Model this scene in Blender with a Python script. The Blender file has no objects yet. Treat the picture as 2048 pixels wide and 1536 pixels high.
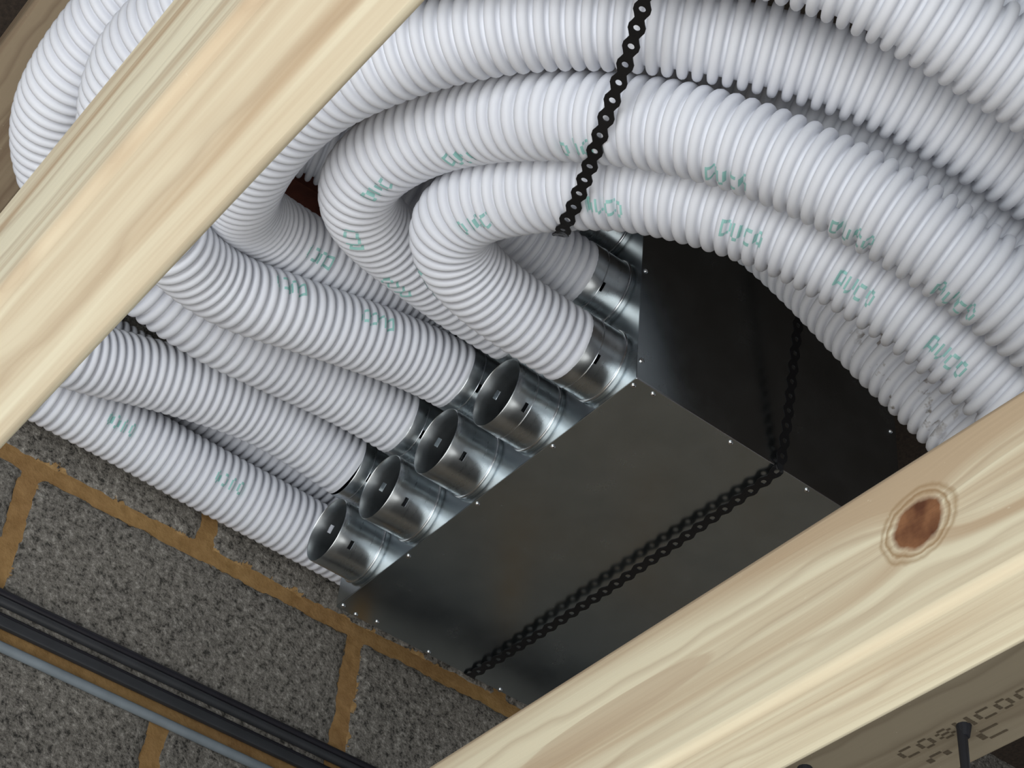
import bpy, bmesh, math, random
from mathutils import Vector, Matrix
random.seed(7)
R_ = random.Random(11)
scene = bpy.context.scene
C = scene.collection

# ------------------------------------------------------------------ camera, world, lights
cam_d = bpy.data.cameras.new('camera')
cam = bpy.data.objects.new('camera', cam_d); C.objects.link(cam)
cam_d.sensor_width = 36.0
cam_d.lens = 3742.48 / 2048 * 36.0
cam_d.clip_start = 0.02
# columns: camera right, camera up, camera back in world axes (x off the wall, y along it, z up)
cam.matrix_world = Matrix(((0.61832, 0.49940, 0.60686, 1.71239),
                           (0.78161, -0.47155, -0.40832, -0.87159),
                           (0.08225, 0.72680, -0.68191, 1.74996),
                           (0, 0, 0, 1)))
scene.camera = cam

w = bpy.data.worlds.new('world'); scene.world = w; w.use_nodes = True
bg = w.node_tree.nodes['Background']
bg.inputs[0].default_value = (0.86, 0.93, 1.0, 1); bg.inputs[1].default_value = 0.22

def area(name, loc, target, sx, sy, power, col):
    l = bpy.data.lights.new(name, 'AREA'); l.shape = 'RECTANGLE'; l.size = sx; l.size_y = sy
    l.energy = power; l.color = col
    o = bpy.data.objects.new(name, l); C.objects.link(o); o.location = loc
    o.rotation_euler = (Vector(target) - Vector(loc)).to_track_quat('-Z', 'Y').to_euler()
    return o
area('room_daylight', (2.9, -3.2, 1.0), (0.8, -0.2, 2.9), 2.4, 1.8, 74, (0.93, 0.97, 1.0))
area('floor_bounce', (2.15, -1.2, 0.10), (2.0, -1.0, 3.0), 4.2, 4.4, 128, (1.0, 0.985, 0.955))

scene.view_settings.view_transform = 'Standard'
scene.view_settings.look = 'None'
scene.view_settings.gamma = 1.0
scene.view_settings.use_curve_mapping = False
scene.view_settings.exposure = 0.0

# ------------------------------------------------------------------ helpers
def tag(o, label=None, cat=None, group=None, kind=None):
    if label: o['label'] = label
    if cat: o['category'] = cat
    if group: o['group'] = group
    if kind: o['kind'] = kind
    return o

def link(name, me, mat=None, parent=None):
    if isinstance(me, bmesh.types.BMesh):
        m = bpy.data.meshes.new(name); me.to_mesh(m); me.free(); me = m
    if mat and not me.materials: me.materials.append(mat)
    o = bpy.data.objects.new(name, me); C.objects.link(o)
    if parent: o.parent = parent
    return o

def empty(name, loc=(0, 0, 0)):
    o = bpy.data.objects.new(name, None); C.objects.link(o); o.location = loc
    o.empty_display_size = 0.05
    return o

def mesh(name, v, f, smooth=False):
    m = bpy.data.meshes.new(name); m.from_pydata(v, [], f); m.update()
    if smooth: m.polygons.foreach_set('use_smooth', [True] * len(m.polygons))
    return m

def box_bm(x0, x1, y0, y1, z0, z1, bev=0.0, seg=2):
    bm = bmesh.new(); bmesh.ops.create_cube(bm, size=1)
    for v in bm.verts:
        v.co = Vector(((x0 + x1) / 2 + v.co.x * (x1 - x0), (y0 + y1) / 2 + v.co.y * (y1 - y0), (z0 + z1) / 2 + v.co.z * (z1 - z0)))
    if bev: bmesh.ops.bevel(bm, geom=bm.edges[:], offset=bev, segments=seg, affect='EDGES', profile=0.5)
    return bm

def smooth_obj(o):
    o.data.polygons.foreach_set('use_smooth', [True] * len(o.data.polygons)); return o

# ---- node helper
class NT:
    def __init__(s, name):
        s.m = bpy.data.materials.new(name); s.m.use_nodes = True
        s.t = s.m.node_tree; s.b = s.t.nodes['Principled BSDF']
    def n(s, typ, **kw):
        nd = s.t.nodes.new(typ)
        for k, v in kw.items(): setattr(nd, k, v)
        return nd
    def l(s, a, b): s.t.links.new(a, b)
    def val(s, sock, v):
        if hasattr(v, 'links'): s.l(v, sock)
        else: sock.default_value = v
    def math(s, op, a, b=None, c=None):
        nd = s.n('ShaderNodeMath', operation=op)
        for i, v in enumerate((a, b, c)):
            if v is not None: s.val(nd.inputs[i], v)
        return nd.outputs[0]
    def mix(s, f, a, b, mode='MIX'):
        nd = s.n('ShaderNodeMix', data_type='RGBA', blend_type=mode)
        s.val(nd.inputs[0], f); s.val(nd.inputs[6], a); s.val(nd.inputs[7], b)
        return nd.outputs[2]
    def ramp(s, f, stops):
        nd = s.n('ShaderNodeValToRGB'); s.l(f, nd.inputs[0])
        e = nd.color_ramp.elements
        while len(e) < len(stops): e.new(0.5)
        for i, (p, c) in enumerate(stops):
            e[i].position = p; e[i].color = c if len(c) == 4 else (*c, 1)
        return nd.outputs[0]
    def coord(s, scale=(1, 1, 1), loc=(0, 0, 0), out='Object'):
        tc = s.n('ShaderNodeTexCoord'); mp = s.n('ShaderNodeMapping')
        s.l(tc.outputs[out], mp.inputs[0]); mp.inputs['Scale'].default_value = scale; mp.inputs['Location'].default_value = loc
        return mp.outputs[0]
    def noise(s, vec, scale, detail=3, rough=0.5, dist=0.0):
        nd = s.n('ShaderNodeTexNoise'); s.l(vec, nd.inputs['Vector'])
        nd.inputs['Scale'].default_value = scale; nd.inputs['Detail'].default_value = detail
        nd.inputs['Roughness'].default_value = rough; nd.inputs['Distortion'].default_value = dist
        return nd.outputs[0]
    def bump(s, h, strength, dist=0.001):
        nd = s.n('ShaderNodeBump'); s.l(h, nd.inputs['Height'])
        nd.inputs['Strength'].default_value = strength; nd.inputs['Distance'].default_value = dist
        s.l(nd.outputs[0], s.b.inputs['Normal']); return nd
    def set(s, **kw):
        for k, v in kw.items(): s.val(s.b.inputs[k.replace('_', ' ')], v)
        return s

def sr(r, g, b):
    f = lambda c: (c / 255 / 12.92) if c / 255 <= 0.04045 else ((c / 255 + 0.055) / 1.055) ** 2.4
    return (f(r), f(g), f(b), 1)

# ------------------------------------------------------------------ materials
def mat_duct(name='white_duct_plastic', dirt=False):
    t = NT(name); v = t.coord()
    n = t.noise(v, 9, 4)
    col = t.ramp(n, [(0.3, (0.765, 0.785, 0.84)), (0.7, (0.825, 0.845, 0.895))])
    if dirt:
        d = t.noise(v, 55, 3, 0.6)
        big = t.noise(v, 7, 2)
        msk = t.math('MULTIPLY', t.ramp(d, [(0.60, (0, 0, 0)), (0.68, (1, 1, 1))]), t.ramp(big, [(0.5, (0, 0, 0)), (0.58, (1, 1, 1))]))
        col = t.mix(t.math('MULTIPLY', msk, 0.75), col, (0.16, 0.12, 0.08, 1))
    t.set(Base_Color=col, Roughness=0.55, Specular_IOR_Level=0.3)
    return t.m
M_DUCT = mat_duct(); M_DUCT_DIRTY = mat_duct('scuffed_duct_plastic', True)

def mat_metal(name, base, rough, nscale=(6, 6, 6), bmp=0.05):
    t = NT(name); v = t.coord(nscale)
    n = t.noise(v, 3, 5, 0.6)
    t.set(Base_Color=t.ramp(n, [(0.3, tuple(c * 0.86 for c in base)), (0.7, base)]), Metallic=1.0,
          Roughness=t.math('MULTIPLY_ADD', n, 0.16, rough - 0.08))
    sc = t.noise(t.coord((3, 160, 160)), 1.5, 3)
    t.bump(sc, bmp, 0.0004)
    return t.m
M_PANEL = mat_metal('galvanised_panel', (0.57, 0.63, 0.66), 0.25, (6, 6, 6), 0.012)
M_SPIG = mat_metal('galvanised_spigot', (0.64, 0.68, 0.70), 0.29, (4, 30, 4), 0.015)
M_BEAD = mat_metal('bright_bead', (0.70, 0.72, 0.74), 0.2)
M_RIVET = mat_metal('rivet_steel', (0.82, 0.82, 0.82), 0.18)

def mat_flat(name, col, rough, metallic=0.0, nz=0.12, scale=30):
    t = NT(name); n = t.noise(t.coord(), scale, 3)
    a = tuple(c * (1 - nz) for c in col[:3]); b = tuple(min(1, c * (1 + nz)) for c in col[:3])
    t.set(Base_Color=t.ramp(n, [(0.3, a), (0.7, b)]), Roughness=rough, Metallic=metallic); return t.m
M_STRAP = mat_flat('black_coated_strap', (0.008, 0.008, 0.009), 0.38)
M_PRINT = mat_flat('teal_print', sr(160, 210, 204), 0.5)
M_NAIL = mat_flat('dark_steel', (0.045, 0.048, 0.06), 0.45, 0.6)
M_BLACK = mat_flat('black_cable_sheath', (0.012, 0.011, 0.016), 0.42)
M_GREY = mat_flat('dark_grey_strip', (0.032, 0.034, 0.038), 0.45)
M_BLUE = mat_flat('blue_grey_plastic', (0.20, 0.235, 0.26), 0.5)
M_STAMP = mat_flat('stamp_ink', (0.075, 0.058, 0.036), 0.8)
M_RED = mat_flat('red_brown_wood', sr(96, 50, 36), 0.7, 0, 0.25, 60)

def mat_wood(name, knots=(), light=(0.80, 0.735, 0.545), tan=(0.55, 0.425, 0.285), seed=0.0, face='xz', patches=()):
    """grain runs along object x; knots are (x, v, length, width, strength) on the given face"""
    t = NT(name)
    tc = t.n('ShaderNodeTexCoord'); sx = t.n('ShaderNodeSeparateXYZ'); t.l(tc.outputs['Object'], sx.inputs[0])
    X, V = sx.outputs[0], sx.outputs[2 if face == 'xz' else 1]
    warp = None; core = None; rim = None
    for (kx, kv, lx, wv, st) in knots:
        dx = t.math('DIVIDE', t.math('SUBTRACT', X, kx), lx); dv = t.math('DIVIDE', t.math('SUBTRACT', V, kv), wv)
        d = t.math('SQRT', t.math('ADD', t.math('MULTIPLY', dx, dx), t.math('MULTIPLY', dv, dv)))
        g = t.math('MULTIPLY', t.math('POWER', 2.718, t.math('MULTIPLY', d, -0.9)), 0.030 * (1 if dv else 1))
        g = t.math('MULTIPLY', g, t.math('MAXIMUM', -1.0, t.math('MINIMUM', 1.0, t.math('MULTIPLY', dv, 1.3))))
        warp = g if warp is None else t.math('ADD', warp, g)
        nd = t.noise(tc.outputs['Object'], 90, 3)
        dd = t.math('ADD', d, t.math('MULTIPLY_ADD', nd, 0.35, -0.17))
        c = t.math('MULTIPLY', t.ramp(dd, [(0.80, (1, 1, 1)), (0.98, (0, 0, 0))]), st)
        core = c if core is None else t.math('MAXIMUM', core, c)
        rr = t.math('MULTIPLY', t.ramp(t.math('MULTIPLY', dd, 0.5), [(0.49, (0, 0, 0)), (0.56, (1, 1, 1)), (0.60, (0, 0, 0)), (0.66, (0.7, 0.7, 0.7)), (0.72, (0, 0, 0))]), st)
        rim = rr if rim is None else t.math('MAXIMUM', rim, rr)
    cb = t.n('ShaderNodeCombineXYZ'); t.l(X, cb.inputs[0])
    if face == 'xz':
        t.val(cb.inputs[1], sx.outputs[1]); t.val(cb.inputs[2], t.math('MULTIPLY_ADD', sx.outputs[1], 0.85, t.math('ADD', V, warp) if warp else V))
    else:
        t.val(cb.inputs[1], t.math('MULTIPLY_ADD', sx.outputs[2], 0.85, t.math('ADD', V, warp) if warp else V)); t.val(cb.inputs[2], sx.outputs[2])
    def mapped(s, l=(0, 0, 0)):
        mp = t.n('ShaderNodeMapping'); t.l(cb.outputs[0], mp.inputs[0]); mp.inputs['Scale'].default_value = s
        mp.inputs['Location'].default_value = (l[0] + seed, l[1] + seed * 0.7, l[2]); return mp.outputs[0]
    broad = t.noise(mapped((0.9, 30, 30)), 1.0, 2, 0.5, 0.5)
    fine = t.noise(mapped((2.2, 120, 120)), 1.0, 3, 0.6)
    wave = t.n('ShaderNodeTexWave', wave_type='BANDS', bands_direction='Z' if face == 'xz' else 'Y', wave_profile='SAW')
    t.l(mapped((0.9, 1, 1)), wave.inputs['Vector']); wave.inputs['Scale'].default_value = 12.0
    wave.inputs['Distortion'].default_value = 3.2; wave.inputs['Detail'].default_value = 2.0; wave.inputs['Detail Scale'].default_value = 0.9
    f = t.math('ADD', t.math('MULTIPLY', broad, 0.62), t.math('MULTIPLY', fine, 0.30))
    col = t.ramp(f, [(0.34, tan), (0.42, tuple((a + b) / 2 for a, b in zip(light, tan))), (0.50, light), (0.64, tuple(min(1, c * 1.06) for c in light))])
    line = t.ramp(wave.outputs[0], [(0.0, (0.45, 0.45, 0.45)), (0.10, (0.0, 0.0, 0.0)), (0.75, (0.0, 0.0, 0.0)), (1.0, (0.55, 0.55, 0.55))])
    col = t.mix(t.math('MULTIPLY', line, 0.82), col, (tan[0] * 0.82, tan[1] * 0.80, tan[2] * 0.80, 1))
    speck = t.noise(mapped((260, 330, 330)), 1.0, 2)
    col = t.mix(t.math('MULTIPLY', t.ramp(speck, [(0.74, (0, 0, 0)), (0.80, (1, 1, 1))]), 0.3), col, (0.86, 0.82, 0.66, 1))
    for (px_, pv, lx, wv) in patches:      # smooth heartwood tongue
        dx = t.math('DIVIDE', t.math('SUBTRACT', X, px_), lx); dv = t.math('DIVIDE', t.math('SUBTRACT', V, pv), wv)
        d = t.math('ADD', t.math('SQRT', t.math('ADD', t.math('MULTIPLY', dx, dx), t.math('MULTIPLY', dv, dv))), t.math('MULTIPLY_ADD', fine, 0.3, -0.15))
        col = t.mix(t.math('MULTIPLY', t.ramp(d, [(0.92, (1, 1, 1)), (1.0, (0, 0, 0))]), 0.6), col, (0.56, 0.44, 0.305, 1))
    if core is not None:
        kn = t.noise(tc.outputs['Object'], 70, 4)
        kc = t.ramp(kn, [(0.3, sr(96, 60, 42)), (0.7, sr(150, 106, 74))])
        col = t.mix(t.math('MULTIPLY', rim, 0.75), col, sr(150, 118, 78))
        col = t.mix(core, col, kc)
    t.set(Base_Color=col, Roughness=0.62, Specular_IOR_Level=0.25)
    t.bump(fine, 0.25, 0.0012)
    return t.m

def mat_block():
    t = NT('concrete_block')
    tc = t.n('ShaderNodeTexCoord'); v = tc.outputs['Object']
    oi = t.n('ShaderNodeObjectInfo'); off = t.n('ShaderNodeVectorMath', operation='MULTIPLY_ADD')
    t.l(oi.outputs['Location'], off.inputs[0]); off.inputs[1].default_value = (1, 1.7, 1.3); t.l(v, off.inputs[2]); vv = off.outputs[0]
    n1 = t.noise(vv, 105, 4, 0.7); n2 = t.noise(vv, 300, 3, 0.65); n3 = t.noise(vv, 9, 3)
    vo = t.n('ShaderNodeTexVoronoi'); t.l(vv, vo.inputs['Vector']); vo.inputs['Scale'].default_value = 170
    h = t.math('ADD', t.math('MULTIPLY', n1, 0.75), t.math('MULTIPLY', n2, 0.35))
    col = t.ramp(h, [(0.44, (0.014, 0.014, 0.014)), (0.505, (0.15, 0.138, 0.122)), (0.60, (0.26, 0.242, 0.214)), (0.70, (0.48, 0.455, 0.41))])
    col = t.mix(0.30, col, t.ramp(n3, [(0.3, (0.09, 0.085, 0.075)), (0.7, (0.21, 0.195, 0.165))]))
    # mortar smeared over the arrises: ragged band along each edge
    s = t.n('ShaderNodeSeparateXYZ'); t.l(v, s.inputs[0])
    ey = t.math('SUBTRACT', 0.224, t.math('ABSOLUTE', s.outputs[1])); ez = t.math('SUBTRACT', 0.1075, t.math('ABSOLUTE', s.outputs[2]))
    e = t.math('MINIMUM', ey, ez)
    rag = t.math('ADD', t.math('MULTIPLY_ADD', t.noise(vv, 22, 4, 0.7), 0.042, -0.0165), t.math('MULTIPLY_ADD', t.noise(vv, 160, 3), 0.012, -0.006))
    m = t.ramp(t.math('MULTIPLY_ADD', t.math('SUBTRACT', rag, e), 260, 0.5), [(0.3, (0, 0, 0)), (0.7, (1, 1, 1))])
    mc = t.ramp(n1, [(0.3, sr(136, 106, 68)), (0.7, sr(178, 146, 100))])
    t.set(Base_Color=t.mix(m, col, mc), Roughness=0.92, Specular_IOR_Level=0.15)
    t.bump(t.math('MULTIPLY', h, t.math('SUBTRACT', 1.0, t.math('MULTIPLY', m, 0.7))), 0.9, 0.004)
    return t.m
M_BLOCK = mat_block()
def mat_mortar():
    t = NT('ochre_mortar'); v = t.coord(); n = t.noise(v, 60, 5, 0.65); n2 = t.noise(v, 6, 2)
    t.set(Base_Color=t.mix(0.35, t.ramp(n, [(0.3, sr(132, 102, 64)), (0.7, sr(176, 142, 96))]), t.ramp(n2, [(0.3, sr(136, 100, 66)), (0.7, sr(170, 138, 88))])), Roughness=0.95, Specular_IOR_Level=0.1)
    t.bump(n, 0.8, 0.003); return t.m
M_MORTAR = mat_mortar()
def mat_floor():
    t = NT('concrete_floor'); v = t.coord(); n = t.noise(v, 5, 6, 0.6)
    t.set(Base_Color=t.ramp(n, [(0.3, (0.09, 0.088, 0.084)), (0.7, (0.15, 0.147, 0.14))]), Roughness=0.85); return t.m
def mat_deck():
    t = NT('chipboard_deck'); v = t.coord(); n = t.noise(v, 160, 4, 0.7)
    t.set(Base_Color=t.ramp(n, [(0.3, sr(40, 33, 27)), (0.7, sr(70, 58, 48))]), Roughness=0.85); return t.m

# ------------------------------------------------------------------ room shell
fl = link('floor', box_bm(-0.1, 5.0, -4.5, 4.0, -0.1, 0.0), mat_floor()); tag(fl, 'grey concrete floor of the room below', kind='structure')
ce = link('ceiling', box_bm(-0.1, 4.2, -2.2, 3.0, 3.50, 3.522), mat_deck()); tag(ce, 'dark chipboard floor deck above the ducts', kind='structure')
wl = link('wall_left', box_bm(-0.1, -0.0035, -4.5, 4.0, 0.0, 3.62), M_MORTAR); tag(wl, 'grey concrete block wall with ochre mortar joints', kind='structure')

BW, BH, PY, PZ = 0.448, 0.215, 0.460, 0.226
def block_mesh(seed):
    r = random.Random(seed); ny, nz = 44, 22; v = []; f = []
    ph = [r.uniform(0, 6.28) for _ in range(12)]
    def rag(u, a): return 0.0028 * math.sin(u * 61 + ph[a]) + 0.0020 * math.sin(u * 143 + ph[a + 1]) + 0.0016 * math.sin(u * 290 + ph[a + 2]) + r.uniform(-0.0012, 0.0012)
    for j in range(nz + 1):
        for i in range(ny + 1):
            y = -BW / 2 + BW * i / ny; z = -BH / 2 + BH * j / nz
            ex = min(i, ny - i); ez = min(j, nz - j)
            if ex == 0: y += rag(z, 0 if i == 0 else 3)
            if ez == 0: z += rag(y, 6 if j == 0 else 9)
            x = r.uniform(-0.0009, 0.0009)
            if ex == 0 or ez == 0: x = -0.0075
            elif ex == 1 or ez == 1: x -= 0.0008
            v.append((x, y, z))
    for j in range(nz):
        for i in range(ny):
            a = j * (ny + 1) + i; f.append((a, a + 1, a + ny + 2, a + ny + 1))
    m = mesh('block', v, f, True); m.materials.append(M_BLOCK); return m
BM_ = [block_mesh(s) for s in range(4)]
k = 0
for c in range(-13, 4):
    zc = 3.008 + c * PZ
    off = -0.141 if c % 2 == 0 else -0.371
    for i in range(-4, 5):
        yc = off + i * PY
        if zc < 0.1 or zc > 3.6 or abs(yc) > 1.9: continue
        b = link('block', BM_[(k * 7 + c) % 4], None, wl); b.location = (0, yc, zc); k += 1

# ------------------------------------------------------------------ timbers
def joist(name, x0, x1, y0, y1, z0, z1, mat, label, cat='joist', group=None, bev=0.0055):
    cx, cy, cz = (x0 + x1) / 2, (y0 + y1) / 2, (z0 + z1) / 2
    o = link(name, box_bm(x0 - cx, x1 - cx, y0 - cy, y1 - cy, z0 - cz, z1 - cz, bev, 3), mat)
    o.location = (cx, cy, cz)
    for p in o.data.polygons: p.use_smooth = p.area < 0.03 and min(abs(abs(c_) - 1) for c_ in p.normal) > 1e-3
    return tag(o, label, cat, group)
# front joist right: centre x 1.6 -> knot at world x 1.233, z 2.357
W_R = mat_wood('pine_joist_right', [(-0.367, 0.006, 0.019, 0.0165, 1.0)], seed=3.1, patches=[(-0.602, 0.001, 0.088, 0.0115)])
W_L = mat_wood('pine_joist_left', [(-0.545, -0.014, 0.012, 0.005, 0.35)], light=(0.83, 0.775, 0.59), seed=8.4, face='xy')
W_D = mat_wood('pine_plank_shade_tone', [], light=(0.23, 0.20, 0.145), tan=(0.16, 0.13, 0.09), seed=1.7, face='xy')  # pine tones darkened: the plank's shade behind the joist is put into its colour
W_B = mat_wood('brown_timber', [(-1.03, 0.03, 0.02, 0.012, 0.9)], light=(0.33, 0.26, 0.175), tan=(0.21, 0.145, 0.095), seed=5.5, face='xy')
jr = joist('ceiling_joist', 0.0, 3.2, -0.295, -0.243, 2.300, 2.402, W_R, 'pale pine ceiling joist with a round brown knot, crossing the lower right corner', group='sawn pine ceiling joists')
jl = joist('ceiling_joist', 0.0, 3.2, -0.737, -0.687, 2.300, 2.400, W_L, 'pale pine ceiling joist crossing the upper left corner over the duct bends', group='sawn pine ceiling joists')
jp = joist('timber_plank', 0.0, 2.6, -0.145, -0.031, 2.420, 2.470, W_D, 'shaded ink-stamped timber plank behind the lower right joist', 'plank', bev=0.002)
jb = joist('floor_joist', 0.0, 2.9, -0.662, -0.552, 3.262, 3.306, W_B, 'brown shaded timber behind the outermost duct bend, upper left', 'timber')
rb = joist('red_batten', 0.296, 0.326, -0.60, 0.0, 3.42, 3.45, M_RED, 'red-brown batten glimpsed in the gap between two white duct bends', 'batten', bev=0.001)

# ------------------------------------------------------------------ corrugated ducts
RD, NS = 0.0412, 36
PROF = [(0.0, 0.0080), (0.125, 0.0080), (0.15, 0.0048), (0.205, 0.0022), (0.315, 0.0007), (0.5, 0.0), (0.685, 0.0007), (0.795, 0.0022), (0.85, 0.0048), (0.875, 0.0080)]
def prof(u):
    u = u % 1.0
    for (a, b), (c, d) in zip(PROF, PROF[1:] + [(1.0, 0.0080)]):
        if a <= u <= c: return RD - (b + (d - b) * (u - a) / (c - a))
    return RD
def centreline(P, step=0.003):
    P = [Vector(p) for p in P]; P = [2 * P[0] - P[1]] + P + [2 * P[-1] - P[-2]]
    D = []
    for i in range(1, len(P) - 2):
        a, b, c, d = P[i - 1:i + 3]
        for q in range(14):
            t = q / 14
            D.append(0.5 * ((2 * b) + (c - a) * t + (2 * a - 5 * b + 4 * c - d) * t * t + (3 * b - a - 3 * c + d) * t ** 3))
    D.append(P[-2])
    def resample(D):
        out = [D[0]]; acc = 0.0; tgt = step
        for p, q in zip(D, D[1:]):
            L = (q - p).length
            while L > 1e-9 and acc + L >= tgt:
                out.append(p + (q - p) * ((tgt - acc) / L)); tgt += step
            acc += L
        return out
    D = resample(D)
    for _ in range(3):
        E = list(D); n = len(D)
        cs = [Vector((0, 0, 0))]
        for p in D: cs.append(cs[-1] + p)
        for i in range(1, n - 1):
            k = min(11, i, n - 1 - i); E[i] = (cs[i + k + 1] - cs[i - k]) / (2 * k + 1)
        D = E
    return resample(D)
class Tube:
    def __init__(s, P, bends=True):
        s.c = centreline(P); n = len(s.c); s.step = 0.003
        s.t = [(s.c[min(i + 1, n - 1)] - s.c[max(i - 1, 0)]).normalized() for i in range(n)]
        up = Vector((0, 0, 1)); s.n = []
        v = (up - s.t[0] * up.dot(s.t[0])).normalized()
        for t in s.t:
            v = (v - t * v.dot(t)).normalized(); s.n.append(v)
        # corrugations sit closer on the straight runs than on the stretched bends
        s.ph = [0.0]
        for i in range(n):
            L = i * s.step; a = max(0.0, min(1.0, (L - 0.12) / 0.22)) if bends else 0.0
            s.ph.append(s.ph[-1] + s.step / (0.0110 + 0.0026 * a * a * (3 - 2 * a)))
    def frame(s, L):
        f = max(0.0, min(len(s.c) - 1.001, L / s.step)); i = int(f); a = f - i
        p = s.c[i].lerp(s.c[i + 1], a); t = s.t[i].lerp(s.t[i + 1], a).normalized(); n = s.n[i].lerp(s.n[i + 1], a)
        n = (n - t * n.dot(t)).normalized(); return p, t, n, t.cross(n)
    def phase(s, L):
        f = max(0.0, min(len(s.ph) - 1.001, L / s.step)); i = int(f); return s.ph[i] + (s.ph[i + 1] - s.ph[i]) * (f - i)
    def inv(s, u):
        lo, hi = 0, len(s.ph) - 1
        while hi - lo > 1:
            m = (lo + hi) // 2
            if s.ph[m] <= u: lo = m
            else: hi = m
        return (lo + (u - s.ph[lo]) / (s.ph[hi] - s.ph[lo])) * s.step
    def length(s): return (len(s.c) - 2) * s.step
    def pt(s, L, th, r):
        p, t, n, b = s.frame(L); return p + (n * math.cos(th) + b * math.sin(th)) * r
    def locate(s, w):
        i = min(range(len(s.c)), key=lambda i: (s.c[i] - w).length); d = w - s.c[i]
        b = s.t[i].cross(s.n[i]); return i * s.step, math.atan2(d.dot(b), d.dot(s.n[i]))
    def mesh(s):
        v = []; f = []; N = int(s.phase(s.length())); rings = []
        for k in range(N):
            for u, dp in PROF: rings.append((s.inv(k + u), RD - dp))
        rings.append((s.inv(N), RD - 0.0080))
        # rolled lip at the cut ends
        rings = [(0.0, RD - 0.0008)] + rings[4:]
        for L, r in rings:
            p, t, n, b = s.frame(L)
            for q in range(NS):
                th = 2 * math.pi * q / NS; v.append(tuple(p + (n * math.cos(th) + b * math.sin(th)) * r))
        for k in range(len(rings) - 1):
            for q in range(NS):
                a = k * NS + q; b_ = k * NS + (q + 1) % NS; f.append((a, b_, b_ + NS, a + NS))
        return mesh('flexible_duct', v, f, True)

GLYPH = {'D': ['1110', '1001', '1001', '1001', '1110'], 'U': ['1001', '1001', '1001', '1001', '0110'],
         'C': ['0111', '1000', '1000', '1000', '0111'], 'O': ['0110', '1001', '1001', '1001', '0110']}
def lettering(tube, word, w, parent, h=0.0165, cw=0.0078, gap=0.0024):
    """ink-jet print on the corrugation crests, reading along the duct"""
    L0, th0 = tube.locate(Vector(w)); tot = len(word) * cw + (len(word) - 1) * gap
    v = []; f = []
    for gi, ch in enumerate(word):
        for r_, row in enumerate(GLYPH[ch]):
            for c_, bit in enumerate(row):
                if bit != '1': continue
                for s_ in range(4):
                    l0 = L0 - tot / 2 + gi * (cw + gap) + (c_ + s_ / 4) * cw / 4; l1 = l0 + cw / 16
                    if l0 < 0.01 or l1 > tube.length() - 0.01: continue
                    ok = [prof(tube.phase(l)) for l in (l0, l1)]
                    for q in range(2):
                        a1 = th0 - ((0.5 - (r_ + q / 2) / 5) * h) / RD; a0 = a1 + h / 10 / RD
                        i0 = len(v)
                        for (l, a, rr) in ((l0, a0, ok[0]), (l0, a1, ok[0]), (l1, a1, ok[1]), (l1, a0, ok[1])):
                            v.append(tuple(tube.pt(l, a, rr + 0.00035)))
                        f.append((i0, i0 + 1, i0 + 2, i0 + 3))
    if f: link('printed_lettering', mesh('printed_lettering', v, f), M_PRINT, parent)

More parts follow.
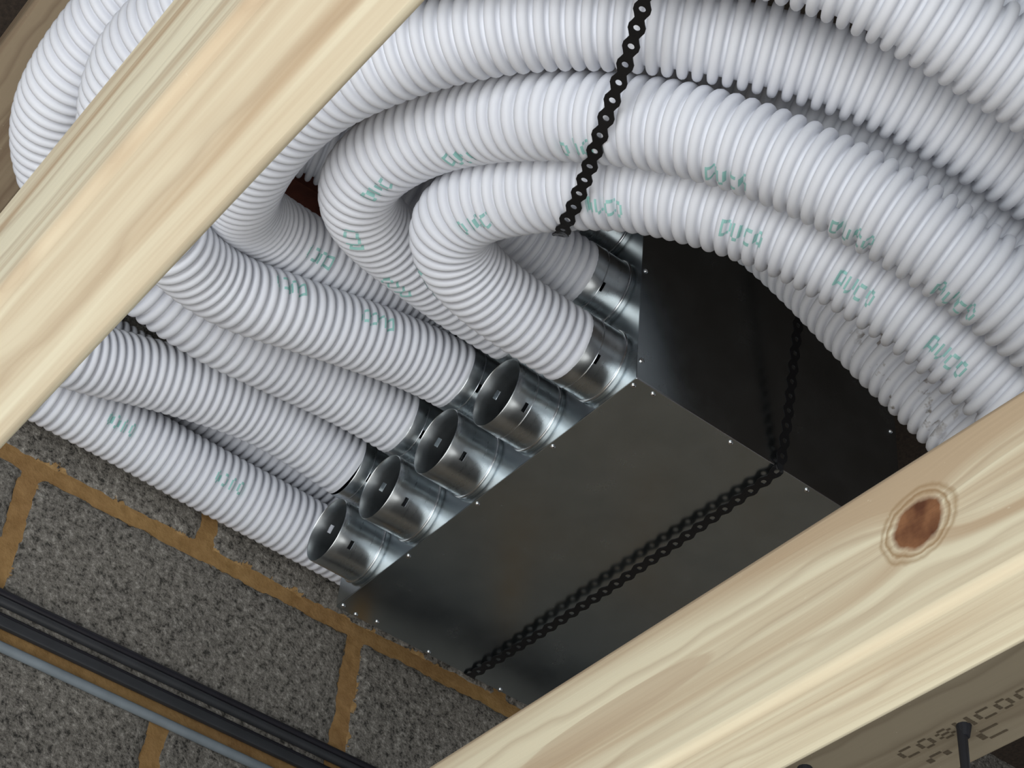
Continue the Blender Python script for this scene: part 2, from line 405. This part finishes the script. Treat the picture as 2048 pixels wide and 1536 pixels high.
PATHS = {
 'D1': [(0.586, -0.046, 3.113), (0.586, -0.075, 3.112), (0.586, -0.115, 3.114), (0.587, -0.160, 3.115), (0.603, -0.214, 3.113), (0.630, -0.248, 3.108), (0.662, -0.252, 3.109), (0.703, -0.246, 3.096), (0.736, -0.230, 3.086), (0.775, -0.220, 3.068), (0.813, -0.195, 3.059), (0.849, -0.165, 3.045), (0.873, -0.147, 3.029), (0.909, -0.102, 3.007), (0.941, -0.054, 2.981), (0.959, -0.009, 2.957), (0.983, 0.040, 2.923), (0.996, 0.099, 2.887), (1.009, 0.157, 2.852), (1.026, 0.258, 2.806), (1.040, 0.420, 2.750), (1.050, 0.620, 2.720), (1.060, 0.900, 2.710)],
 'D2': [(0.477, -0.046, 3.220), (0.477, -0.090, 3.220), (0.479, -0.135, 3.217), (0.491, -0.182, 3.211), (0.507, -0.230, 3.196), (0.518, -0.263, 3.189), (0.540, -0.294, 3.173), (0.567, -0.319, 3.161), (0.593, -0.329, 3.156), (0.631, -0.333, 3.144), (0.663, -0.329, 3.138), (0.706, -0.323, 3.127), (0.749, -0.309, 3.113), (0.795, -0.296, 3.089), (0.841, -0.278, 3.065), (0.899, -0.235, 3.039), (0.928, -0.211, 3.025), (0.955, -0.184, 3.008), (0.980, -0.156, 2.990), (0.998, -0.127, 2.976), (1.019, -0.098, 2.955), (1.035, -0.065, 2.937), (1.060, -0.006, 2.901), (1.072, 0.056, 2.875), (1.088, 0.152, 2.831), (1.112, 0.320, 2.780), (1.132, 0.550, 2.740), (1.147, 0.900, 2.720)],
 'D3': [(0.368, -0.046, 3.328), (0.368, -0.080, 3.328), (0.370, -0.165, 3.283), (0.374, -0.208, 3.274), (0.385, -0.267, 3.253), (0.391, -0.310, 3.247), (0.408, -0.349, 3.229), (0.440, -0.381, 3.197), (0.502, -0.410, 3.157), (0.551, -0.423, 3.143), (0.611, -0.433, 3.124), (0.672, -0.432, 3.118), (0.727, -0.424, 3.105), (0.801, -0.395, 3.100), (0.870, -0.360, 3.088), (0.921, -0.318, 3.083), (0.967, -0.273, 3.072), (1.009, -0.217, 3.063), (1.048, -0.156, 3.050), (1.079, -0.100, 3.033), (1.094, -0.055, 3.019), (1.110, 0.000, 3.000), (1.131, 0.082, 2.969), (1.155, 0.220, 2.925), (1.180, 0.420, 2.880), (1.200, 0.650, 2.850), (1.210, 0.900, 2.840)],
 'L2': [(0.368, -0.046, 3.220), (0.368, -0.090, 3.220), (0.368, -0.176, 3.199), (0.366, -0.243, 3.183), (0.366, -0.290, 3.170), (0.366, -0.330, 3.155), (0.369, -0.370, 3.153), (0.415, -0.444, 3.127), (0.442, -0.492, 3.128), (0.477, -0.533, 3.134), (0.517, -0.558, 3.137), (0.571, -0.574, 3.133), (0.627, -0.577, 3.127), (0.692, -0.567, 3.123), (0.768, -0.540, 3.117), (0.866, -0.496, 3.092), (0.959, -0.438, 3.070), (1.048, -0.367, 3.041), (1.114, -0.293, 3.014), (1.149, -0.239, 2.992), (1.170, -0.197, 2.976), (1.183, -0.154, 2.962), (1.195, -0.112, 2.948), (1.208, -0.064, 2.930), (1.222, 0.001, 2.904), (1.245, 0.150, 2.860), (1.265, 0.350, 2.810), (1.280, 0.600, 2.780), (1.290, 0.900, 2.770)],
 'L1': [(0.260, -0.046, 3.220), (0.260, -0.085, 3.222), (0.260, -0.155, 3.218), (0.260, -0.213, 3.211), (0.262, -0.283, 3.200), (0.268, -0.352, 3.196), (0.278, -0.425, 3.200), (0.292, -0.492, 3.210), (0.327, -0.544, 3.210), (0.377, -0.579, 3.206), (0.430, -0.597, 3.198), (0.476, -0.603, 3.194), (0.522, -0.605, 3.194), (0.600, -0.602, 3.195), (0.700, -0.587, 3.190), (0.820, -0.550, 3.170), (0.940, -0.490, 3.150), (1.040, -0.410, 3.125), (1.120, -0.310, 3.100), (1.180, -0.200, 3.070), (1.215, -0.100, 3.040), (1.240, 0.000, 3.000), (1.260, 0.120, 2.965), (1.280, 0.350, 2.920), (1.300, 0.600, 2.890), (1.310, 0.900, 2.880)],
 'D7': [(0.151, -0.046, 3.220), (0.151, -0.085, 3.226), (0.151, -0.164, 3.232), (0.151, -0.225, 3.222), (0.150, -0.282, 3.208), (0.148, -0.338, 3.195), (0.146, -0.381, 3.179), (0.150, -0.424, 3.162), (0.155, -0.469, 3.157), (0.160, -0.535, 3.161), (0.165, -0.700, 3.165), (0.170, -1.000, 3.170)],
 'D8': [(0.050, 0.900, 3.182), (0.050, 0.500, 3.182), (0.050, 0.150, 3.182), (0.050, 0.035, 3.184), (0.050, -0.197, 3.184), (0.052, -0.305, 3.186), (0.060, -0.406, 3.178), (0.065, -0.467, 3.178), (0.070, -0.528, 3.182), (0.072, -0.700, 3.182), (0.074, -1.000, 3.182)],
 'D4': [(0.586, -0.046, 3.220), (0.586, -0.090, 3.220), (0.587, -0.150, 3.222), (0.603, -0.205, 3.228), (0.645, -0.235, 3.236), (0.692, -0.215, 3.246), (0.715, -0.150, 3.258), (0.722, -0.050, 3.270), (0.742, 0.055, 3.262), (0.783, 0.118, 3.179), (0.818, 0.176, 3.088), (0.844, 0.235, 3.025), (0.875, 0.330, 2.930), (0.905, 0.500, 2.860), (0.930, 0.700, 2.820), (0.940, 0.900, 2.810)],
 'D12': [(0.586, -0.046, 3.328), (0.586, -0.100, 3.328), (0.588, -0.170, 3.330), (0.610, -0.230, 3.333), (0.660, -0.255, 3.335), (0.740, -0.242, 3.320), (0.825, -0.205, 3.265), (0.900, -0.165, 3.190), (0.957, -0.122, 3.122), (0.993, -0.085, 3.080), (1.012, -0.047, 3.060), (1.026, -0.006, 3.046), (1.037, 0.037, 3.030), (1.048, 0.081, 3.011), (1.060, 0.130, 2.988), (1.075, 0.250, 2.950), (1.090, 0.450, 2.900), (1.100, 0.900, 2.860)],
 'D13': [(0.477, -0.046, 3.328), (0.477, -0.120, 3.328), (0.470, -0.200, 3.335), (0.455, -0.280, 3.345), (0.430, -0.360, 3.350), (0.400, -0.440, 3.350), (0.360, -0.530, 3.351), (0.310, -0.640, 3.358)],
 'D14': [(0.060, 0.900, 3.278), (0.060, 0.500, 3.278), (0.060, 0.200, 3.278), (0.060, 0.050, 3.278), (0.060, -0.100, 3.278), (0.062, -0.250, 3.278), (0.066, -0.380, 3.275), (0.075, -0.500, 3.280)],
}
LABEL = {
 'D1': 'white corrugated duct making the innermost tight hairpin bend off the lower right spigot',
 'D2': 'white corrugated duct with the middle hairpin bend, wrapped around the innermost one',
 'D3': 'white corrugated duct of the third hairpin, its bend half hidden by the upper left joist',
 'L2': 'uppermost of the straight white ducts at left, bending under the upper left joist',
 'L1': 'third straight white duct from the block wall, forming the outermost bend at upper left',
 'D7': 'white corrugated duct drooping as it reaches the upper left joist, next to the black strap',
 'D8': 'white corrugated duct lying along the block wall past the end of the metal box',
 'D4': 'scuffed white duct with brown marks, emerging beside the dark side of the box',
 'D12': 'shaded white duct seen in the gap between the right-hand ducts',
 'D13': 'white duct glimpsed above the red-brown batten, behind the hairpin bends',
 'D14': 'shadowed duct running behind and above the duct along the block wall',
}
PRINT = {
 'D1': [(0.914, -0.115, 2.968), (0.965, -0.029, 2.921), (0.993, 0.049, 2.872), (0.824, -0.198, 3.014), (0.695, -0.252, 3.057), (0.572, -0.222, 3.095)],
 'D2': [(0.956, -0.172, 2.960), (1.013, -0.085, 2.906), (1.046, -0.005, 2.861), (0.741, -0.303, 3.070), (0.632, -0.325, 3.104), (0.537, -0.294, 3.133), (0.864, -0.257, 3.011), (0.484, -0.207, 3.166)],
 'L2': [(0.406, -0.288, 3.171), (0.408, -0.177, 3.194)],
 'D8': [(0.085, -0.165, 3.164), (0.087, -0.314, 3.163)],
 'D3': [(0.414, -0.267, 3.224)],
}
TUBES = {}
for key, P in PATHS.items():
    tb = Tube(P, key not in ('D7', 'D8', 'D13', 'D14', 'D15', 'D16')); TUBES[key] = tb
    o = link('flexible_duct', tb.mesh(), M_DUCT_DIRTY if key == 'D4' else M_DUCT)
    tag(o, LABEL[key], 'duct', 'white corrugated ventilation ducts')
    for w_ in PRINT.get(key, []): lettering(tb, 'DUCO', w_, o)

# ------------------------------------------------------------------ manifold box with spigots
BX0, BX1, BY1, BZ0, BZ1 = 0.097, 0.640, 0.392, 3.060, 3.381
man = empty('air_manifold', (0.3685, 0.19, BZ0))
tag(man, 'galvanised steel air distribution box with three rows of round spigots, hung by a black strap', 'manifold')
def mpart(name, me, mat):
    o = link(name, me, mat, man); o.matrix_parent_inverse = Matrix.Translation(man.location).inverted(); return o
def sub(name, me, mat, parent):
    o = link(name, me, mat, parent); return o
T = 0.0014
mpart('bottom_panel', box_bm(BX0, BX1, 0.0, BY1, BZ0, BZ0 + T, 0.0005, 1), M_PANEL)
mpart('top_panel', box_bm(BX0, BX1, 0.0, BY1, BZ1 - T, BZ1, 0.0005, 1), M_PANEL)
mpart('side_panel', box_bm(BX1 - T, BX1, 0.0005, BY1, BZ0 + T, BZ1 - T, 0.0004, 1), M_PANEL)
mpart('side_panel', box_bm(BX0, BX0 + T, 0.0005, BY1, BZ0 + T, BZ1 - T, 0.0004, 1), M_PANEL)
mpart('back_panel', box_bm(BX0 + T, BX1 - T, BY1 - T, BY1, BZ0 + T, BZ1 - T), M_PANEL)
# folded seam lip along the lower right edge
mpart('seam_lip', box_bm(BX1 - 0.0004, BX1 + 0.0011, 0.0, BY1, BZ0 - 0.0006, BZ0 + 0.0022, 0.0004, 1), M_BEAD)
SX = [BX1 - 0.0543 - 0.1086 * i for i in range(5)]; SZ = [3.113, 3.2205, 3.328]
# front panel with fifteen round holes
v = []; f = []; NH = 32; RS = 0.0412
xs = [BX0] + [(SX[i] + SX[i + 1]) / 2 for i in range(3, -1, -1)] + [BX1]; zs = [BZ0 + T, 3.16675, 3.27425, BZ1 - T]
for iz in range(3):
    for ix in range(5):
        cx = SX[4 - ix]; cz = SZ[iz]; x0, x1, z0, z1 = xs[ix], xs[ix + 1], zs[iz], zs[iz + 1]; b0 = len(v)
        for q in range(NH):
            a = 2 * math.pi * q / NH; c_, s_ = math.cos(a), math.sin(a)
            v.append((cx + c_ * RS, 0.0, cz + s_ * RS))
            kx = ((x1 - cx) if c_ > 0 else (cx - x0)) / max(abs(c_), 1e-6); kz = ((z1 - cz) if s_ > 0 else (cz - z0)) / max(abs(s_), 1e-6)
            kk = min(kx, kz); v.append((cx + c_ * kk, 0.0, cz + s_ * kk))
        for q in range(NH):
            a = b0 + 2 * q; b = b0 + 2 * ((q + 1) % NH); f.append((a, a + 1, b + 1, b))
        for (px_, pz_) in ((x0, z0), (x1, z0), (x1, z1), (x0, z1)):   # square corners
            ang = math.atan2(pz_ - cz, px_ - cx) % (2 * math.pi); q = int(ang / (2 * math.pi) * NH) % NH
            v.append((px_, 0.0, pz_)); f.append((b0 + 2 * q + 1, len(v) - 1, b0 + 2 * ((q + 1) % NH) + 1))
fp = mpart('front_panel', mesh('front_panel', v, f), M_PANEL)

def spigot_mesh(length, slots=True):
    n = 48; ro, ri = 0.0411, 0.0401; v = []; f = []
    ys = [0.003, -0.0375, -0.0425, -length + 0.001, -length] if length > 0.05 else [0.003, -0.030, -0.0345, -length + 0.001, -length]
    for y in ys:
        for r in (ro, ri):
            rr = r if y != -length else (ro + ri) / 2
            for q in range(n):
                a = 2 * math.pi * q / n; v.append((rr * math.cos(a), y, rr * math.sin(a)))
    hole = set()
    if slots:
        for deg in (-53, 37, 127, 217):
            q0 = int(round((deg % 360) / 360 * n)); hole |= {q0 % n, (q0 + 1) % n}
    for k in range(len(ys) - 1):
        for q in range(n):
            p = (q + 1) % n
            if k == 1 and q in hole: continue
            a = k * 2 * n
            f.append((a + q, a + p, a + 2 * n + p, a + 2 * n + q))
            f.append((a + n + q, a + 3 * n + q, a + 3 * n + p, a + n + p))
    if slots:
        for q in hole:                       # slot cheeks
            p = (q + 1) % n; a = 2 * n; b = 4 * n
            def fl(*ix):
                i0 = len(v); v.extend([v[k_] for k_ in ix]); f.append((i0, i0 + 1, i0 + 2, i0 + 3))
            fl(a + q, a + p, a + n + p, a + n + q); fl(b + q, b + n + q, b + n + p, b + p)
            if (q - 1) % n not in hole: fl(a + q, a + n + q, b + n + q, b + q)
            if p not in hole: fl(a + p, b + p, b + n + p, a + n + p)
    return mesh('spigot', v, f, True)
def torus_mesh(name, R, r, y, n=48, m=8, squash=1.0):
    v = []; f = []
    for q in range(n):
        a = 2 * math.pi * q / n
        for p in range(m):
            b = 2 * math.pi * p / m; rr = R + r * math.cos(b); v.append((rr * math.cos(a), y + r * squash * math.sin(b), rr * math.sin(a)))
    for q in range(n):
        for p in range(m):
            f.append((q * m + p, ((q + 1) % n) * m + p, ((q + 1) % n) * m + (p + 1) % m, q * m + (p + 1) % m))
    return mesh(name, v, f, True)
ME_OPEN = spigot_mesh(0.060); ME_CONN = spigot_mesh(0.049)
for m_ in (ME_OPEN, ME_CONN): m_.materials.append(M_SPIG)
ME_BEAD = torus_mesh('bead', 0.0416, 0.0017, -0.0045); ME_BEAD.materials.append(M_BEAD)
ME_WIRE = torus_mesh('seam_wire', 0.0413, 0.0006, -0.034, 48, 6); ME_WIRE.materials.append(M_BEAD)
for iz in range(3):
    for ix in range(5):
        is_open = iz == 0 and ix > 0
        sp = mpart('spigot', ME_OPEN if is_open else ME_CONN, None)
        sp.location = (SX[ix], 0.0, SZ[iz])
        if is_open: sp['label'] = 'open galvanised spigot with no duct fitted'
        sub('bead', ME_BEAD, None, sp)
        if not (is_open and ix > 1): sub('seam_wire', ME_WIRE, None, sp)
# pop rivets
def dome_mesh():
    bm = bmesh.new(); bmesh.ops.create_uvsphere(bm, u_segments=12, v_segments=8, radius=0.0032)
    for vv in bm.verts: vv.co.z *= 0.62
    me = bpy.data.meshes.new('rivet'); bm.to_mesh(me); bm.free(); me.materials.append(M_RIVET)
    me.polygons.foreach_set('use_smooth', [True] * len(me.polygons)); return me
ME_RIV = dome_mesh()
for (x, y) in [(0.630, 0.005), (0.500, 0.005), (0.368, 0.005), (0.238, 0.005), (0.105, 0.005), (0.101, 0.026), (0.107, 0.053), (0.101, 0.135), (0.100, 0.247), (0.634, 0.028), (0.634, 0.136), (0.634, 0.247), (0.634, 0.36), (0.101, 0.36)]:
    r = mpart('rivet', ME_RIV, None); r.location = (x, y, BZ0 - 0.0004)
for (y, z) in [(0.006, 3.224), (0.006, 3.089), (0.383, 3.226), (0.006, 3.345), (0.383, 3.10)]:
    r = mpart('rivet', ME_RIV, None); r.location = (BX1 + 0.0003, y, z); r.rotation_euler = (0, math.pi / 2, 0)

# ------------------------------------------------------------------ perforated straps
def strap(name, P, wdirs, label, lobe=0.0078, neck=0.0042, hole=0.0031, pitch=0.0200, th=0.0011):
    """black lobed fixing band: one hole per lobe, following the polyline P; wdirs = width direction per point"""
    P = [Vector(p) for p in P]; wd = [Vector(x) for x in wdirs] if isinstance(wdirs, list) else [Vector(wdirs)] * len(P)
    S = [0.0]
    for a, b in zip(P, P[1:]): S.append(S[-1] + (b - a).length)
    def at(s):
        s = max(0.0, min(S[-1] - 1e-6, s)); i = max(j for j in range(len(S) - 1) if S[j] <= s); a = (s - S[i]) / max(1e-9, S[i + 1] - S[i])
        p = P[i].lerp(P[i + 1], a)
        t = (P[i + 1] - P[i]).normalized()
        w_ = wd[i].lerp(wd[i + 1], a); w_ = (w_ - t * w_.dot(t)).normalized(); return p, w_, t.cross(w_)
    hw = lambda u: neck + (lobe - neck) * (0.5 + 0.5 * math.cos(2 * math.pi * u)) ** 0.8
    us = [-0.5, -0.3, -0.12, 0.12, 0.3, 0.5]
    cell = [(u * pitch, hw(u)) for u in us] + [(0.5 * pitch, 0.0)] + [(u * pitch, -hw(u)) for u in reversed(us)] + [(-0.5 * pitch, 0.0)]
    n = len(cell); hol = [(hole * math.cos(math.atan2(b, a)), hole * math.sin(math.atan2(b, a))) for a, b in cell]
    v = []; f = []
    for k in range(int(S[-1] / pitch)):
        s0 = (k + 0.5) * pitch; b0 = len(v)
        for side in (0.5, -0.5):
            for ring in (cell, hol):
                for (a, b) in ring:
                    p, w_, nn = at(s0 + a); v.append(tuple(p + w_ * b + nn * th * side))
        for q in range(n):
            p = (q + 1) % n; A, H, A2, H2 = b0, b0 + n, b0 + 2 * n, b0 + 3 * n
            f.append((A + q, A + p, H + p, H + q)); f.append((A2 + q, H2 + q, H2 + p, A2 + p)); f.append((H + q, H + p, H2 + p, H2 + q))
            if not (cell[q][0] == cell[p][0] and abs(cell[q][0]) > 0.49 * pitch): f.append((A + q, A2 + q, A2 + p, A + p))
    o = link(name, mesh(name, v, f), M_STRAP); return tag(o, label, 'strap', 'black perforated fixing bands')

strap('fixing_strap', [(1.215, -0.415, 3.50), (1.20, -0.41, 3.14), (1.1026, -0.3641, 3.0093), (1.0867, -0.3570, 2.9938), (1.0595, -0.3431, 2.9906), (1.0276, -0.3256, 2.9947), (0.9924, -0.3067, 2.9981), (0.9656, -0.2932, 3.0000),
       (0.9302, -0.2766, 3.0016), (0.8940, -0.2597, 3.0023), (0.8630, -0.2438, 3.0061), (0.8306, -0.2281, 3.0130), (0.8041, -0.2157, 3.0181), (0.7827, -0.2071, 3.0221), (0.764, -0.197, 3.030), (0.748, -0.188, 3.046), (0.738, -0.1805, 3.068), (0.733, -0.177, 3.10), (0.735, -0.179, 3.15), (0.742, -0.190, 3.50)],
      (0.74, 0.62, -0.29), 'black perforated band slung under the white duct hairpins')
strap('fixing_strap', [(0.690, 0.203, 3.50), (0.684, 0.203, 3.33), (0.668, 0.202, 3.22), (0.654, 0.201, 3.12), (0.645, 0.200, 3.070), (0.6415, 0.1995, 3.0575), (0.632, 0.1995, 3.0545), (0.50, 0.1995, 3.050), (0.37, 0.1995, 3.0485), (0.24, 0.1995, 3.050), (0.10, 0.1995, 3.0565),
       (0.0945, 0.1995, 3.062), (0.094, 0.1995, 3.20), (0.0935, 0.1995, 3.50)],
      (0, 1, 0), 'black perforated band wrapped under the galvanised box')
strap('fixing_strap', [(0.214, -0.43, 3.236), (0.206, -0.385, 3.216), (0.202, -0.34, 3.215), (0.200, -0.29, 3.228)], (0.2, 0, 1), 'black perforated band end in the gap beside the drooping duct')

# ------------------------------------------------------------------ cables and strips along the wall
def run(name, z, r, mat, label, cat, x=None, flat=None, y0=-2.0, y1=1.6, sag=0.0):
    n = 40; v = []; f = []; m = 14
    for i in range(n + 1):
        y = y0 + (y1 - y0) * i / n; zz = z + sag * math.sin(y * 2.3); xx = (x if x is not None else r)
        for q in range(m):
            a = 2 * math.pi * q / m
            if flat: 
                c_, s_ = math.cos(a), math.sin(a); p = 0.35
                v.append((flat[0] / 2 + math.copysign(abs(c_) ** p, c_) * flat[0] / 2 + 0.0015, y, zz + math.copysign(abs(s_) ** p, s_) * flat[1] / 2))
            else: v.append((xx + r * math.cos(a), y, zz + r * math.sin(a)))
    for i in range(n):
        for q in range(m):
            f.append((i * m + q, (i + 1) * m + q, (i + 1) * m + (q + 1) % m, i * m + (q + 1) % m))
    f.append(tuple(range(m))); f.append(tuple(n * m + q for q in reversed(range(m))))
    o = link(name, mesh(name, v, f, True), mat); return tag(o, label, cat)
run('black_cable', 2.9375, 0.0050, M_BLACK, 'upper black cable clipped along the block wall', 'cable')
run('grey_cable', 2.9275, 0.0055, M_GREY, 'dark grey cable just under the upper black cable on the wall', 'cable')
run('edging_strip', 2.9030, 0.006, M_GREY, 'dark flat strip above the ochre mortar bed on the wall', 'strip', flat=(0.008, 0.013))
run('thin_cable', 2.9125, 0.0032, M_BLACK, 'thin black cable along the top of the dark flat strip', 'cable')
run('plastic_conduit', 2.8745, 0.0058, M_BLUE, 'blue-grey plastic conduit, lowest run on the block wall', 'conduit')

# ------------------------------------------------------------------ nails and ink stamp on the plank
def nail(x, y, z0, length, label):
    bm = bmesh.new()
    bmesh.ops.create_cone(bm, segments=12, radius1=0.0028, radius2=0.0034, depth=length, cap_ends=True, matrix=Matrix.Translation((0, 0, -length / 2)))
    bmesh.ops.create_cone(bm, segments=12, radius1=0.0034, radius2=0.0056, depth=0.010, cap_ends=True, matrix=Matrix.Translation((0.001, 0.001, -0.004)))
    o = link('nail', bm, M_NAIL); o.location = (x, y, z0); return tag(o, label, 'nail', 'nails through the plank')
nail(1.065, -0.068, 2.421, 0.062, 'dark nail sticking down through the stamped plank')
nail(0.959, -0.102, 2.421, 0.050, 'dark nail at the bottom edge of the picture, beside the right joist')
GL2 = {'C': ['0111', '1000', '1000', '1000', '0111'], '0': ['0110', '1001', '1001', '1001', '0110'], '8': ['0110', '1001', '0110', '1001', '0110'],
       '4': ['1001', '1001', '1111', '0001', '0001'], 'n': ['0110', '1001', '1001', '0000', '0000'], ' ': ['0000'] * 5}
def stamp(lines):
    v = []; f = []; z = 2.4196
    for (text, x0, y0, h, cw, gap) in lines:
        for gi, ch in enumerate(text):
            for r_, row in enumerate(GL2[ch]):
                for c_, b in enumerate(row):
                    if b == '1':
                        xa = x0 + gi * (cw + gap) + c_ * cw / 4; ya = y0 + r_ * h / 5; i0 = len(v)
                        dx, dy = cw / 4 * 0.95, h / 5 * 0.8
                        v += [(xa, ya, z), (xa, ya + dy, z), (xa + dx, ya + dy, z), (xa + dx, ya, z)]; f.append((i0, i0 + 1, i0 + 2, i0 + 3))
    o = link('ink_stamp', mesh('ink_stamp', v, f), M_STAMP, jp); o.matrix_parent_inverse = Matrix.Translation(jp.location).inverted(); o['label'] = 'faded dark ink stamp'
stamp([('C084C00', 1.014, -0.074, 0.011, 0.0125, 0.0035), ('n C', 1.022, -0.056, 0.012, 0.019, 0.002)])
